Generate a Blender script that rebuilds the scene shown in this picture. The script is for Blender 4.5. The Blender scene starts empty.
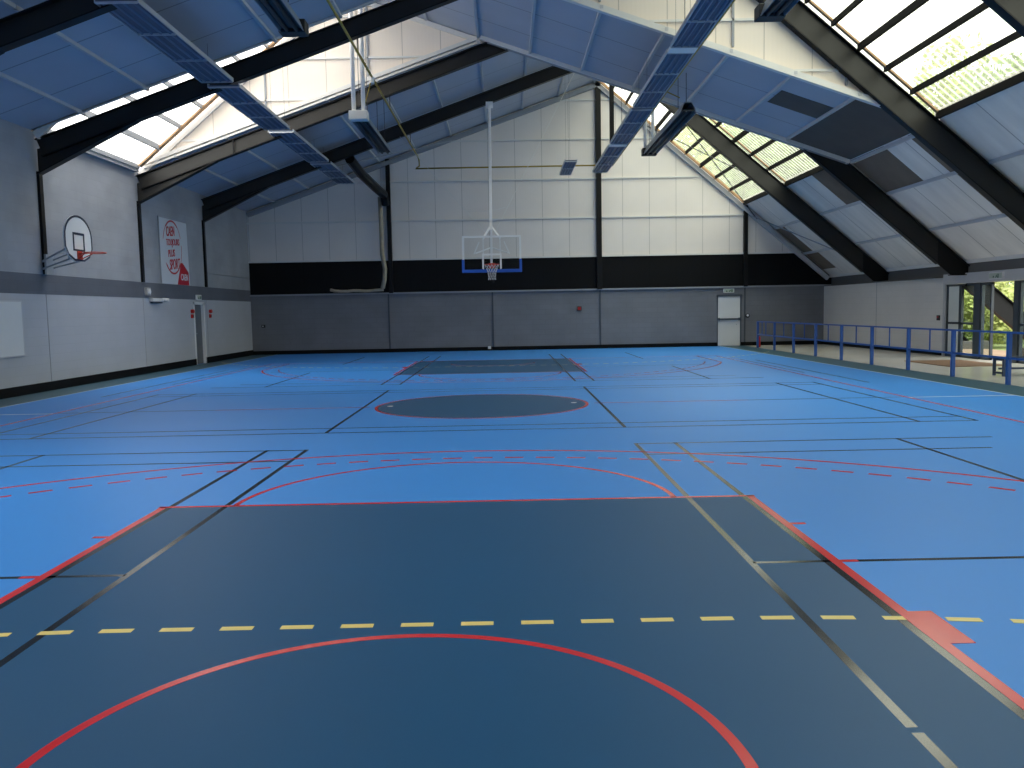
import bpy, math, random
from mathutils import Vector, Matrix
random.seed(7)
SC = bpy.context.scene
COL = SC.collection

# ------------------------------------------------------------------ materials
MATS = {}
def nt(name):
    m = bpy.data.materials.new(name); m.use_nodes = True
    n = m.node_tree; b = n.nodes['Principled BSDF']
    MATS[name] = m
    return m, n, b

def mat(name, col, rough=0.6, metal=0.0, noise=0.0, nscale=3.0, spec=0.5, bump=0.0):
    m, n, b = nt(name)
    b.inputs['Roughness'].default_value = rough
    b.inputs['Metallic'].default_value = metal
    b.inputs['Specular IOR Level'].default_value = spec
    c = (*col, 1)
    b.inputs['Base Color'].default_value = c
    tc = n.nodes.new('ShaderNodeTexCoord')
    nz = n.nodes.new('ShaderNodeTexNoise'); nz.inputs['Scale'].default_value = nscale
    nz.inputs['Detail'].default_value = 5
    n.links.new(tc.outputs['Object'], nz.inputs['Vector'])
    mx = n.nodes.new('ShaderNodeMix'); mx.data_type = 'RGBA'
    k = max(noise, 0.04)
    mx.inputs['A'].default_value = (*[v*(1-k) for v in col], 1)
    mx.inputs['B'].default_value = (*[min(1, v*(1+k)) for v in col], 1)
    n.links.new(nz.outputs['Fac'], mx.inputs['Factor'])
    n.links.new(mx.outputs['Result'], b.inputs['Base Color'])
    if bump:
        bp = n.nodes.new('ShaderNodeBump'); bp.inputs['Strength'].default_value = bump
        bp.inputs['Distance'].default_value = 0.01
        n.links.new(nz.outputs['Fac'], bp.inputs['Height']); n.links.new(bp.outputs['Normal'], b.inputs['Normal'])
    return m

def plane_vec(n, axes):
    """world-position based 2D vector: axes like 'YZ'"""
    g = n.nodes.new('ShaderNodeNewGeometry'); s = n.nodes.new('ShaderNodeSeparateXYZ')
    c = n.nodes.new('ShaderNodeCombineXYZ')
    n.links.new(g.outputs['Position'], s.inputs[0])
    n.links.new(s.outputs[axes[0]], c.inputs['X']); n.links.new(s.outputs[axes[1]], c.inputs['Y'])
    return c, s

def block_mat(name, col, axes, mort=0.8, rough=0.75, noise=0.15, sheen=0.5):
    """painted concrete block wall 0.5 x 0.2 m courses"""
    m, n, b = nt(name)
    v, _ = plane_vec(n, axes)
    br = n.nodes.new('ShaderNodeTexBrick')
    br.inputs['Scale'].default_value = 1.0
    br.inputs['Brick Width'].default_value = 0.5; br.inputs['Row Height'].default_value = 0.2
    br.inputs['Mortar Size'].default_value = 0.008; br.inputs['Mortar Smooth'].default_value = 0.4
    br.inputs['Color1'].default_value = (*col, 1)
    br.inputs['Color2'].default_value = (*[c*(1-noise*.4) for c in col], 1)
    br.inputs['Mortar'].default_value = (*[c*mort for c in col], 1)
    n.links.new(v.outputs[0], br.inputs['Vector'])
    nz = n.nodes.new('ShaderNodeTexNoise'); nz.inputs['Scale'].default_value = 0.9; nz.inputs['Detail'].default_value = 6
    n.links.new(v.outputs[0], nz.inputs['Vector'])
    mp = n.nodes.new('ShaderNodeMapRange'); mp.inputs['From Min'].default_value = .3; mp.inputs['From Max'].default_value = .7
    mp.inputs['To Min'].default_value = 1-noise; mp.inputs['To Max'].default_value = 1+noise*.5
    n.links.new(nz.outputs['Fac'], mp.inputs['Value'])
    mu = n.nodes.new('ShaderNodeVectorMath'); mu.operation = 'SCALE'
    n.links.new(br.outputs['Color'], mu.inputs[0]); n.links.new(mp.outputs[0], mu.inputs['Scale'])
    n.links.new(mu.outputs[0], b.inputs['Base Color'])
    bp = n.nodes.new('ShaderNodeBump'); bp.inputs['Strength'].default_value = 0.25; bp.inputs['Distance'].default_value = 0.006
    bp.invert = True
    n.links.new(br.outputs['Fac'], bp.inputs['Height']); n.links.new(bp.outputs['Normal'], b.inputs['Normal'])
    b.inputs['Roughness'].default_value = rough; b.inputs['Specular IOR Level'].default_value = sheen
    return m

def cladding_mat(name, col, axis='X', seam=1.0, rough=0.5, rib=0.1, noise=.1, spec=.4):
    """profiled metal sheet with fine ribs and darker seams, running across `axis`"""
    m, n, b = nt(name)
    g = n.nodes.new('ShaderNodeNewGeometry'); s = n.nodes.new('ShaderNodeSeparateXYZ')
    n.links.new(g.outputs['Position'], s.inputs[0])
    def math_(op, a, bb=None):
        q = n.nodes.new('ShaderNodeMath'); q.operation = op
        if isinstance(a, (int, float)): q.inputs[0].default_value = a
        else: n.links.new(a, q.inputs[0])
        if bb is not None:
            if isinstance(bb, (int, float)): q.inputs[1].default_value = bb
            else: n.links.new(bb, q.inputs[1])
        return q.outputs[0]
    p = s.outputs[axis]
    fr = math_('FRACT', math_('DIVIDE', math_('ADD', p, 50.0), seam))
    line = math_('LESS_THAN', fr, 0.022/seam)
    rb = math_('SINE', math_('MULTIPLY', p, 2*math.pi/rib))
    nz = n.nodes.new('ShaderNodeTexNoise'); nz.inputs['Scale'].default_value = .6; nz.inputs['Detail'].default_value = 5
    n.links.new(g.outputs['Position'], nz.inputs['Vector'])
    k = math_('ADD', math_('MULTIPLY', nz.outputs['Fac'], 2*noise), 1-noise)
    k = math_('MULTIPLY', k, math_('SUBTRACT', 1.0, math_('MULTIPLY', line, .35)))
    k = math_('MULTIPLY', k, math_('ADD', .995, math_('MULTIPLY', rb, .005)))
    mu = n.nodes.new('ShaderNodeVectorMath'); mu.operation = 'SCALE'; mu.inputs[0].default_value = col
    n.links.new(k, mu.inputs['Scale']); n.links.new(mu.outputs[0], b.inputs['Base Color'])
    b.inputs['Roughness'].default_value = rough
    bp = n.nodes.new('ShaderNodeBump'); b.inputs['Specular IOR Level'].default_value = spec
    bp.inputs['Strength'].default_value = 0.05; bp.inputs['Distance'].default_value = .005
    n.links.new(rb, bp.inputs['Height']); n.links.new(bp.outputs['Normal'], b.inputs['Normal'])
    return m

def ceil_mat(name, col, flank=False):
    """faced insulation boards: faint board joints across the slope, water marks"""
    m, n, b = nt(name)
    g = n.nodes.new('ShaderNodeNewGeometry'); s = n.nodes.new('ShaderNodeSeparateXYZ')
    n.links.new(g.outputs['Position'], s.inputs[0])
    nz = n.nodes.new('ShaderNodeTexNoise'); nz.inputs['Scale'].default_value = 1.0; nz.inputs['Detail'].default_value = 6
    mp = n.nodes.new('ShaderNodeMapping'); mp.inputs['Scale'].default_value = (.5, 2.2, .5) if flank else (.8, .8, .8)
    n.links.new(g.outputs['Position'], mp.inputs['Vector']); n.links.new(mp.outputs[0], nz.inputs['Vector'])
    def math_(op, a, bb):
        q = n.nodes.new('ShaderNodeMath'); q.operation = op
        for i, v in enumerate((a, bb)):
            if isinstance(v, (int, float)): q.inputs[i].default_value = v
            else: n.links.new(v, q.inputs[i])
        return q.outputs[0]
    amp = .5 if flank else .22
    k = math_('ADD', math_('MULTIPLY', nz.outputs['Fac'], amp), 1-amp*.5)
    fr = math_('FRACT', math_('DIVIDE', math_('ADD', s.outputs['Y'], 50-1.1-.2), 1.6667), 0)
    k = math_('MULTIPLY', k, math_('SUBTRACT', 1.0, math_('MULTIPLY', math_('LESS_THAN', fr, .022), .45)))
    mu = n.nodes.new('ShaderNodeVectorMath'); mu.operation = 'SCALE'; mu.inputs[0].default_value = col
    n.links.new(k, mu.inputs['Scale']); n.links.new(mu.outputs[0], b.inputs['Base Color'])
    b.inputs['Roughness'].default_value = .55
    b.inputs['Specular IOR Level'].default_value = .3
    return m

def pane_mat(name, clear=.6, tint=(.86, .9, .8), dirt=.25, scat=(.8, .83, .74), rib=.14):
    """ribbed translucent roof sheet: part clear, part scattering"""
    m, n, b = nt(name)
    n.nodes.remove(b)
    out = n.nodes['Material Output']
    g = n.nodes.new('ShaderNodeNewGeometry'); s = n.nodes.new('ShaderNodeSeparateXYZ')
    n.links.new(g.outputs['Position'], s.inputs[0])
    def math_(op, a, bb=0):
        q = n.nodes.new('ShaderNodeMath'); q.operation = op
        for i, v in enumerate((a, bb)):
            if isinstance(v, (int, float)): q.inputs[i].default_value = v
            else: n.links.new(v, q.inputs[i])
        return q.outputs[0]
    w = math_('SINE', math_('MULTIPLY', s.outputs['Y'], 2*math.pi/.21))
    w2 = math_('POWER', math_('ADD', math_('MULTIPLY', w, .5), .5), 3)
    nz = n.nodes.new('ShaderNodeTexNoise'); nz.inputs['Scale'].default_value = 1.3; nz.inputs['Detail'].default_value = 5
    n.links.new(g.outputs['Position'], nz.inputs['Vector'])
    f = math_('SUBTRACT', clear, math_('MULTIPLY', w2, rib))
    f = math_('SUBTRACT', f, math_('MULTIPLY', nz.outputs['Fac'], dirt))
    tr = n.nodes.new('ShaderNodeBsdfTransparent'); tr.inputs[0].default_value = (*tint, 1)
    tl = n.nodes.new('ShaderNodeBsdfTranslucent'); tl.inputs[0].default_value = (*scat, 1)
    mx = n.nodes.new('ShaderNodeMixShader')
    n.links.new(f, mx.inputs[0]); n.links.new(tl.outputs[0], mx.inputs[1]); n.links.new(tr.outputs[0], mx.inputs[2])
    n.links.new(mx.outputs[0], out.inputs[0])
    return m

def glass_mat(name, tint=(.85, .9, .88), ior=1.45):
    m, n, b = nt(name)
    n.nodes.remove(b); out = n.nodes['Material Output']
    tr = n.nodes.new('ShaderNodeBsdfTransparent'); tr.inputs[0].default_value = (*tint, 1)
    gl = n.nodes.new('ShaderNodeBsdfGlossy'); gl.inputs['Roughness'].default_value = .03
    lw = n.nodes.new('ShaderNodeLayerWeight'); lw.inputs['Blend'].default_value = .5
    pw = n.nodes.new('ShaderNodeMath'); pw.operation = 'POWER'; pw.inputs[1].default_value = 5; n.links.new(lw.outputs['Facing'], pw.inputs[0])
    fr = n.nodes.new('ShaderNodeMath'); fr.operation = 'MULTIPLY_ADD'; fr.inputs[1].default_value = .5; fr.inputs[2].default_value = (ior-1)*.05; n.links.new(pw.outputs[0], fr.inputs[0])
    mx = n.nodes.new('ShaderNodeMixShader')
    n.links.new(fr.outputs[0], mx.inputs[0]); n.links.new(tr.outputs[0], mx.inputs[1]); n.links.new(gl.outputs[0], mx.inputs[2])
    n.links.new(mx.outputs[0], out.inputs[0])
    return m

def floor_mat():
    """sports vinyl: fine grain colour variation, slight scuffs in the gloss"""
    m, n, b = nt('blue sports vinyl')
    g = n.nodes.new('ShaderNodeNewGeometry')
    nz = n.nodes.new('ShaderNodeTexNoise'); nz.inputs['Scale'].default_value = .35; nz.inputs['Detail'].default_value = 6
    n.links.new(g.outputs['Position'], nz.inputs['Vector'])
    mx = n.nodes.new('ShaderNodeMix'); mx.data_type = 'RGBA'
    mx.inputs['A'].default_value = (*BLUE, 1); mx.inputs['B'].default_value = (*[c*1.12 for c in BLUE], 1)
    n.links.new(nz.outputs['Fac'], mx.inputs['Factor']); n.links.new(mx.outputs['Result'], b.inputs['Base Color'])
    mp = n.nodes.new('ShaderNodeMapRange'); mp.inputs['To Min'].default_value = .40; mp.inputs['To Max'].default_value = .52
    n.links.new(nz.outputs['Fac'], mp.inputs['Value']); n.links.new(mp.outputs[0], b.inputs['Roughness'])
    b.inputs['Specular IOR Level'].default_value = .3
    return m

BLUE = (.040, .232, .66)
m_blue = floor_mat()
m_key = mat('slate blue key paint', (.012, .078, .19), .45, noise=.06, nscale=.6, spec=.27)
m_marg = mat('dark teal border vinyl', (.028, .085, .125), .5, noise=.06)
m_beige = mat('polished beige lobby floor', (.72, .69, .62), .22, noise=.08, nscale=1.2)
m_red = mat('red court tape', (.60, .025, .03), .2, spec=.8)
m_blk = mat('black court tape', (.008, .009, .012), .16, spec=1.0)
m_yel = mat('yellow court dash', (.74, .61, .20), .4)
m_wht = mat('pale court tape', (.55, .6, .66), .35)
m_dot = mat('pale floor plug', (.6, .6, .6), .4)
m_wl_hi = block_mat('pale grey upper blockwork', (.36, .38, .42), 'YZ', .93, noise=.14)
m_wl_lo = block_mat('pale grey lower blockwork', (.44, .46, .51), 'YZ', .95, noise=.05)
m_wl_band = block_mat('slate painted band', (.12, .133, .165), 'YZ', .9)
m_wb_lo = block_mat('grey painted blockwork', (.19, .20, .23), 'XZ', .85, rough=.6, noise=.12)
m_wr = block_mat('off white blockwork', (.72, .70, .69), 'YZ', .93, noise=.05)
m_clad = cladding_mat('white profiled cladding', (.80, .75, .715), 'X', 1.06)
m_cladb = cladding_mat('black profiled cladding', (.005, .0055, .007), 'X', 1.06, noise=.2, spec=.15)
m_inf = cladding_mat('cream profiled cladding', (.85, .76, .67), 'X', 1.06)
m_ceil = ceil_mat('faced ceiling board', (.42, .45, .52))
m_ceil2 = ceil_mat('weathered flank board', (.80, .77, .73), True)
m_brown = mat('bare brown insulation', (.17, .13, .095), .8, noise=.25, nscale=2)
m_char = mat('charcoal insulation board', (.085, .075, .068), .8, noise=.2, nscale=2)
m_steel = mat('black painted steel', (.006, .0065, .008), .45, noise=.2, spec=.22)
m_web = mat('skylit web steel', (.016, .0155, .015), .40, noise=.2, spec=.4)  # same black paint as the flanges, with skylight brightness put into the colour
m_bar = mat('black glazing bar', (.005, .005, .006), .7, spec=.08)
m_foot = mat('dark concrete', (.10, .095, .085), .9)
m_eave = mat('grey eave closer', (.13, .125, .12), .7)
m_purl = mat('galvanised purlin', (.52, .53, .55), .5)
m_wtrim = mat('white painted trim', (.72, .71, .69), .45)
m_gtrim = mat('grey steel angle', (.30, .32, .35), .5)
m_timber = mat('bare orange timber', (.42, .25, .13), .65, noise=.3, nscale=6)
m_skirt = mat('black skirting', (.004, .0045, .006), .6, spec=.15)
m_pane = pane_mat('ribbed roof sheet', .92, (.60, .64, .55), .16, (.42, .45, .37), .42)
m_paneL = pane_mat('milky roof sheet', .72, (.92, .93, .90), .15, (.80, .81, .78), .14)
m_glass = glass_mat('clear door glass')
m_acry = glass_mat('clear acrylic board', (.96, .97, .97), 1.15)
m_frost = mat('white opaque door panel', (.70, .74, .72), .4)
m_alu = mat('dark grey door aluminium', (.045, .06, .075), .4)
m_hdr = mat('pale grey header casing', (.50, .51, .54), .45)
m_rail = mat('blue railing paint', (.012, .085, .36), .35)
m_bench = mat('navy bench steel', (.01, .03, .085), .4)
m_mat_ = mat('brown coir mat', (.21, .12, .065), .95, noise=.3, nscale=20)
m_wplas = mat('white plastic', (.72, .73, .75), .4)
m_white = mat('white enamel', (.88, .88, .88), .35)
m_bblue = mat('royal blue padding', (.012, .10, .52), .5)
m_hoop = mat('orange red hoop enamel', (.60, .06, .04), .4)
m_net = mat('white net cord', (.70, .70, .70), .8)
m_hblk = mat('navy board border', (.012, .018, .05), .5)
m_galv = mat('galvanised bracket', (.42, .44, .47), .45, metal=.4)
m_gas = mat('yellow gas pipe', (.36, .25, .03), .45)
m_rad = mat('blue grey radiant plate', (.07, .10, .17), .5)
m_radtube = mat('radiant tube steel', (.17, .22, .31), .5)
m_radedge = mat('pale radiant edge', (.50, .53, .57), .4, metal=.2)
m_hdark = mat('dark heater reflector', (.012, .014, .018), .5)
m_hside = mat('grey heater casing', (.20, .24, .30), .4, metal=.3)
m_alarm = mat('alarm red plastic', (.45, .012, .015), .4)
m_poster = mat('white banner vinyl', (.62, .66, .72), .5)
m_postred = mat('banner red ink', (.52, .015, .03), .5)
m_board = mat('matt white notice board', (.66, .68, .70), .5)
m_door = mat('grey door leaf', (.13, .145, .17), .5)
m_doorw = mat('white door leaf', (.74, .75, .76), .4)
m_dbar = mat('dark blue grey bar', (.06, .075, .10), .4)
m_sign = mat('pale green sign face', (.45, .52, .46), .4)
m_signink = mat('dark green sign ink', (.02, .10, .06), .5)
m_net2 = mat('beige gathered netting', (.40, .35, .27), .9, noise=.25, nscale=8)
m_bark = mat('bark', (.09, .065, .045), .9, noise=.3, nscale=8, bump=.5)
def leaf_mat(name, col, trans):
    m, n, b = nt(name); out = n.nodes['Material Output']
    g = n.nodes.new('ShaderNodeNewGeometry'); nz = n.nodes.new('ShaderNodeTexNoise'); nz.inputs['Scale'].default_value = 1.4; nz.inputs['Detail'].default_value = 4
    n.links.new(g.outputs['Position'], nz.inputs['Vector'])
    cr = n.nodes.new('ShaderNodeValToRGB'); n.links.new(nz.outputs['Fac'], cr.inputs[0])
    cr.color_ramp.elements[0].position = .35; cr.color_ramp.elements[0].color = (*[c*.55 for c in col], 1)
    cr.color_ramp.elements[1].position = .65; cr.color_ramp.elements[1].color = (*[min(1, c*1.3) for c in col], 1)
    n.links.new(cr.outputs[0], b.inputs['Base Color']); b.inputs['Roughness'].default_value = .5
    t = n.nodes.new('ShaderNodeBsdfTranslucent'); n.links.new(cr.outputs[0], t.inputs[0])
    mx = n.nodes.new('ShaderNodeMixShader'); mx.inputs[0].default_value = trans
    n.links.new(b.outputs[0], mx.inputs[1]); n.links.new(t.outputs[0], mx.inputs[2]); n.links.new(mx.outputs[0], out.inputs[0])
    return m
m_leaf = leaf_mat('mid green leaves', (.20, .30, .09), .45)
m_leaf2 = leaf_mat('yellow green leaves', (.40, .46, .15), .5)
m_ground = mat('grass ground', (.12, .17, .05), .9, noise=.3, nscale=.5)
m_roofout = mat('grey roof sheet outside', (.25, .26, .27), .6)
m_cable = mat('dark steel cable', (.03, .03, .035), .5)
m_lamp = mat('lamp lens', (.85, .86, .88), .25)

# ------------------------------------------------------------------ mesh builder
class MB:
    def __init__(s): s.v = []; s.f = []; s.m = []
    def face(s, pts, mi=0):
        b = len(s.v); s.v += [tuple(p) for p in pts]; s.f.append(tuple(range(b, b+len(pts)))); s.m.append(mi)
    def hexa(s, p, mi=0):
        b = len(s.v); s.v += [tuple(q) for q in p]
        for f in ((0,3,2,1),(4,5,6,7),(0,1,5,4),(1,2,6,5),(2,3,7,6),(3,0,4,7)):
            s.f.append(tuple(b+i for i in f)); s.m.append(mi)
        return s
    def box(s, x0, x1, y0, y1, z0, z1, mi=0):
        return s.hexa([(x0,y0,z0),(x1,y0,z0),(x1,y1,z0),(x0,y1,z0),(x0,y0,z1),(x1,y0,z1),(x1,y1,z1),(x0,y1,z1)], mi)
    def bar(s, p, q, w, h, up=(0,0,1), mi=0, off=0.0):
        """box from p to q, w across, h along the up side, shifted by off along up"""
        p = Vector(p); q = Vector(q); d = (q-p).normalized(); u = Vector(up); u = (u-d*u.dot(d)).normalized(); r = d.cross(u)
        a = r*(w/2); c0 = u*(off-h/2); c1 = u*(off+h/2)
        return s.hexa([p-a+c0, p+a+c0, q+a+c0, q-a+c0, p-a+c1, p+a+c1, q+a+c1, q-a+c1], mi)
    def tube(s, p, q, r, n=10, r2=None, cap=True, mi=0):
        p = Vector(p); q = Vector(q); d = (q-p).normalized(); r2 = r if r2 is None else r2
        a = d.orthogonal().normalized(); c = d.cross(a); b = len(s.v)
        for (o, rr) in ((p, r), (q, r2)):
            for i in range(n):
                t = 2*math.pi*i/n; s.v.append(tuple(o+a*math.cos(t)*rr+c*math.sin(t)*rr))
        for i in range(n):
            j = (i+1) % n; s.f.append((b+i, b+j, b+n+j, b+n+i)); s.m.append(mi)
        if cap:
            s.f.append(tuple(b+i for i in reversed(range(n)))); s.m.append(mi)
            s.f.append(tuple(b+n+i for i in range(n))); s.m.append(mi)
        return s
    def path(s, pts, r, n=8, closed=False, mi=0):
        pts = [Vector(p) for p in pts]; N = len(pts); b = len(s.v)
        up = Vector((0, 0, 1))
        for i, p in enumerate(pts):
            if closed: d = (pts[(i+1) % N]-pts[i-1]).normalized()
            else: d = (pts[min(i+1, N-1)]-pts[max(i-1, 0)]).normalized()
            u = up if abs(d.dot(up)) < .95 else Vector((0, 1, 0))
            a = d.cross(u).normalized(); c = a.cross(d)
            for k in range(n):
                t = 2*math.pi*k/n; s.v.append(tuple(p+a*math.cos(t)*r+c*math.sin(t)*r))
        for i in range(N if closed else N-1):
            i2 = (i+1) % N
            for k in range(n):
                k2 = (k+1) % n; s.f.append((b+i*n+k, b+i*n+k2, b+i2*n+k2, b+i2*n+k)); s.m.append(mi)
        if not closed:
            s.f.append(tuple(b+k for k in reversed(range(n)))); s.m.append(mi)
            s.f.append(tuple(b+(N-1)*n+k for k in range(n))); s.m.append(mi)
        return s
    def prism(s, poly, fn, t0, t1, mi=0):
        """2D polygon extruded; fn(u,v,t)->xyz"""
        n = len(poly); b = len(s.v)
        s.v += [tuple(fn(u, v, t0)) for u, v in poly] + [tuple(fn(u, v, t1)) for u, v in poly]
        s.f.append(tuple(b+i for i in reversed(range(n)))); s.m.append(mi)
        s.f.append(tuple(b+n+i for i in range(n))); s.m.append(mi)
        for i in range(n):
            j = (i+1) % n; s.f.append((b+i, b+j, b+n+j, b+n+i)); s.m.append(mi)
        return s
    def strip(s, outer, inner, fn, t0, t1, mi=0, closed=False):
        """ribbon between two polylines, extruded"""
        n = len(outer)
        for i in range(n if closed else n-1):
            j = (i+1) % n
            q = [outer[i], outer[j], inner[j], inner[i]]
            s.hexa([fn(*c, t0) for c in q]+[fn(*c, t1) for c in q], mi)
        return s
    def build(s, name, mats, parent=None, origin=None, bevel=0, smooth=False):
        me = bpy.data.meshes.new(name)
        o0 = Vector(origin) if origin is not None else Vector((0, 0, 0))
        me.from_pydata([tuple(Vector(v)-o0) for v in s.v], [], s.f)
        if not isinstance(mats, (list, tuple)): mats = [mats]
        for m in mats: me.materials.append(m)
        if len(mats) > 1: me.polygons.foreach_set('material_index', s.m)
        if smooth: me.polygons.foreach_set('use_smooth', [True]*len(me.polygons))
        me.validate(); me.update()
        import bmesh
        bm = bmesh.new(); bm.from_mesh(me); bmesh.ops.recalc_face_normals(bm, faces=bm.faces[:]); bm.to_mesh(me); bm.free()
        o = bpy.data.objects.new(name, me); COL.objects.link(o)
        if parent is not None:
            o.parent = parent
            o.location = o0 - wloc(parent)
        else: o.location = o0
        if bevel:
            bv = o.modifiers.new('bevel', 'BEVEL'); bv.width = bevel; bv.segments = 2; bv.limit_method = 'ANGLE'
        return o
def wloc(o):
    l = Vector((0, 0, 0))
    while o is not None: l = l + o.location; o = o.parent
    return l
def empty(name, loc, label, cat, group=None):
    o = bpy.data.objects.new(name, None); COL.objects.link(o); o.location = loc; o.empty_display_size = .2
    return tag(o, label, cat, group)
def tag(o, label, cat, group=None):
    o['label'] = label; o['category'] = cat
    if group: o['group'] = group
    return o
def struct(o): o['kind'] = 'structure'; return o
def copy_tree(root, loc, label=None):
    def cp(o, par):
        c = o.copy(); COL.objects.link(c); c.parent = par
        for ch in o.children: cp(ch, c)
        return c
    kids = list(root.children)
    r = root.copy(); COL.objects.link(r); r.location = loc
    for ch in kids: cp(ch, r)
    if label: r['label'] = label
    return r
def text_mesh(txt, h):
    """flat lettering as polygons: list of faces in (u,v), centred"""
    cu = bpy.data.curves.new('t', 'FONT'); cu.body = txt; cu.size = h; cu.align_x = 'CENTER'; cu.align_y = 'CENTER'
    cu.extrude = .004; cu.offset = .012*h
    ob = bpy.data.objects.new('t', cu); COL.objects.link(ob)
    dg = bpy.context.evaluated_depsgraph_get(); dg.update()
    me = bpy.data.meshes.new_from_object(ob.evaluated_get(dg))
    V = [tuple(v.co) for v in me.vertices]; F = [tuple(p.vertices) for p in me.polygons]
    bpy.data.objects.remove(ob); bpy.data.curves.remove(cu); bpy.data.meshes.remove(me)
    return V, F

# ------------------------------------------------------------------ dimensions
XL, XR = -9.75, 13.45
Y0, YB = -8.9, 31.1
FR = [-3.9, 1.1, 6.1, 11.1, 16.1, 21.1, 26.1]
BAYS = [(-8.9, -3.9, 'A'), (-3.9, 1.1, 'A'), (1.1, 6.1, 'B'), (6.1, 11.1, 'A'), (11.1, 16.1, 'A'), (16.1, 21.1, 'B'), (21.1, 26.1, 'A'), (26.1, 31.1, 'A')]
def cA(x): return 9.03+.345*x          # ceiling, shallow pitch rising to +X
def cB(x): return 9.03-.345*x
def cS(x): return 14.0-.84*x           # steep flank on the +X side
def cT(x): return 13.83+.84*x          # steep flank on the -X side
RA = (14.0-9.03)/(.84+.345)            # ridge x of A  (4.28)
RB = -(13.83-9.03)/(.84+.345)          # ridge x of B
KB = (14.0-9.03)/(.84-.345)            # kink of B (10.24)
def rA(x): return 8.9+.35*x            # rafter tops
def rS(x): return 13.92-.84*x

# ------------------------------------------------------------------ floor and markings
b = MB(); b.box(XL-.2, XR+.25, Y0-.2, YB+.2, -.12, 0)
floor = struct(b.build('floor', m_blue)); 
EPS = .0012
def flat(bld, x0, x1, y0, y1, z=EPS): bld.box(min(x0,x1), max(x0,x1), min(y0,y1), max(y0,y1), 0, z)
def child(bld, name, m, label=None):
    o = bld.build(name, m, floor)
    o['kind'] = 'structure'
    if label: o['label'] = label
    return o
b = MB(); flat(b, XL, -8.78, Y0, YB); flat(b, 9.02, 9.98, Y0, YB); child(b, 'border', m_marg, 'dark teal border strip')
b = MB(); flat(b, 9.98, XR, Y0, YB, .003); child(b, 'lobby_floor', m_beige, 'beige polished strip behind the railing')
b = MB(); flat(b, 8.985, 9.02, Y0, YB, .002); flat(b, -8.78, -8.75, Y0, YB, .002)
for s in (-1, 1): flat(b, s*7.2, s*8.97, 11.33, 11.375, .003)
child(b, 'pale_line', m_wht)
C0 = 11.42
def mir(y): return 2*C0-y+.05
# painted keys and centre circle
def arc(cx, cy, r, a0, a1, n=64): return [(cx+r*math.cos(a0+(a1-a0)*i/n), cy+r*math.sin(a0+(a1-a0)*i/n)) for i in range(n+1)]
FN = lambda u, v, t: (u, v, t)
b = MB(); flat(b, -2.42, 2.42, -1.55, 4.2); flat(b, -2.4, 2.4, mir(4.2), mir(-1.55))
b.prism(arc(0, C0+.04, 1.77, 0, 2*math.pi, 72)[:-1], FN, 0, EPS)
child(b, 'painted_key', m_key, 'slate blue painted areas')
# black badminton / volleyball tape
b = MB(); w = .046; T = .0018
def vline(x, y0, y1, ww=w, t=T): flat(b, x-ww/2, x+ww/2, y0, y1, t)
def hline(y, x0, x1, ww=w, t=T): flat(b, x0, x1, y-ww/2, y+ww/2, t)
for s in (-1, 1):
    vline(s*1.93, -4.3, .25); vline(s*1.93, .29, 7.07); vline(s*2.395, -4.3, 7.07)
    vline(s*2.0, 8.43, 14.45)
    vline(s*1.94, mir(7.07), 27.4); vline(s*2.36, mir(7.07), 27.4)
    vline(s*5.0, -4.3, -.6); vline(s*5.0, 2.9, 7.05); vline(s*4.92, 15.8, 20.1); vline(s*4.7, 23.6, 27.6)
    vline(s*5.95, 8.43, 14.5); vline(s*6.72, 8.43, 14.5)
    vline(s*7.42, 17.0, 23.6, .04); vline(s*7.75, 14.2, 22, .04)
    for y in (7.04, mir(7.04)): hline(y, s*1.94, s*6.12, .04)
    for y in (6.31, mir(6.31)): hline(y, s*1.94, s*5.7, .04)
    hline(2.36, s*1.94, s*6.1, .04)
    hline(mir(2.36), s*1.94, s*6.1, .04)
    hline(C0, s*4.5, s*7.15, .035)
for y in (8.88, 8.43, mir(8.88), mir(8.43)): hline(y, -6.74, 6.74, .04)
child(b, 'black_markings', m_blk)
# red basketball tape
b = MB(); T = .0024
def ribbon(cx, cy, r, a0, a1, ww=.045, n=72, t=T): b.strip(arc(cx, cy, r, a0, a1, n), arc(cx, cy, r-ww, a0, a1, n), FN, 0, t)
for s in (-1, 1):
    vline(s*7.19, -1.6, mir(-1.6), .05, T)
    for (ya, yb) in ((-1.6, 4.22), (mir(4.22), mir(-1.6))): vline(s*2.45, ya, yb, .06, T)
    for y in (3.28, 2.36): flat(b, s*2.4801, s*2.59, y-.022, y+.022, T); flat(b, s*2.4801, s*2.59, mir(y)-.022, mir(y)+.022, T)
    flat(b, s*2.4801, s*2.60, 1.06, 1.48, T); flat(b, s*2.4801, s*2.6, mir(1.06), mir(1.48), T)
    hline(C0, s*1.9, s*4.5, .035, T)
    vline(s*6.58, -1.6, 1.5, .05, T); vline(s*6.58, mir(-1.6), mir(1.5), .05, T)
hline(4.205, -2.49, 2.49, .05, T); hline(mir(4.205), -2.49, 2.49, .05, T)
hline(-1.6, -7.2, 7.2, .05, T); hline(mir(-1.6), -7.2, 7.2, .05, T)
ribbon(-.02, 4.2, 1.86, 0, math.pi); ribbon(0, mir(4.2), 1.82, math.pi, 2*math.pi)
ribbon(-.03, 0, 1.31, 0, math.pi); ribbon(0, mir(0), 1.29, math.pi, 2*math.pi)
ribbon(0, C0+.04, 1.80, 0, 2*math.pi, .05)
a3 = math.acos(6.6/6.77)
ribbon(0, 0, 6.77, a3, math.pi-a3, .05); ribbon(0, mir(0), 6.77, math.pi+a3, 2*math.pi-a3, .05)
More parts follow.
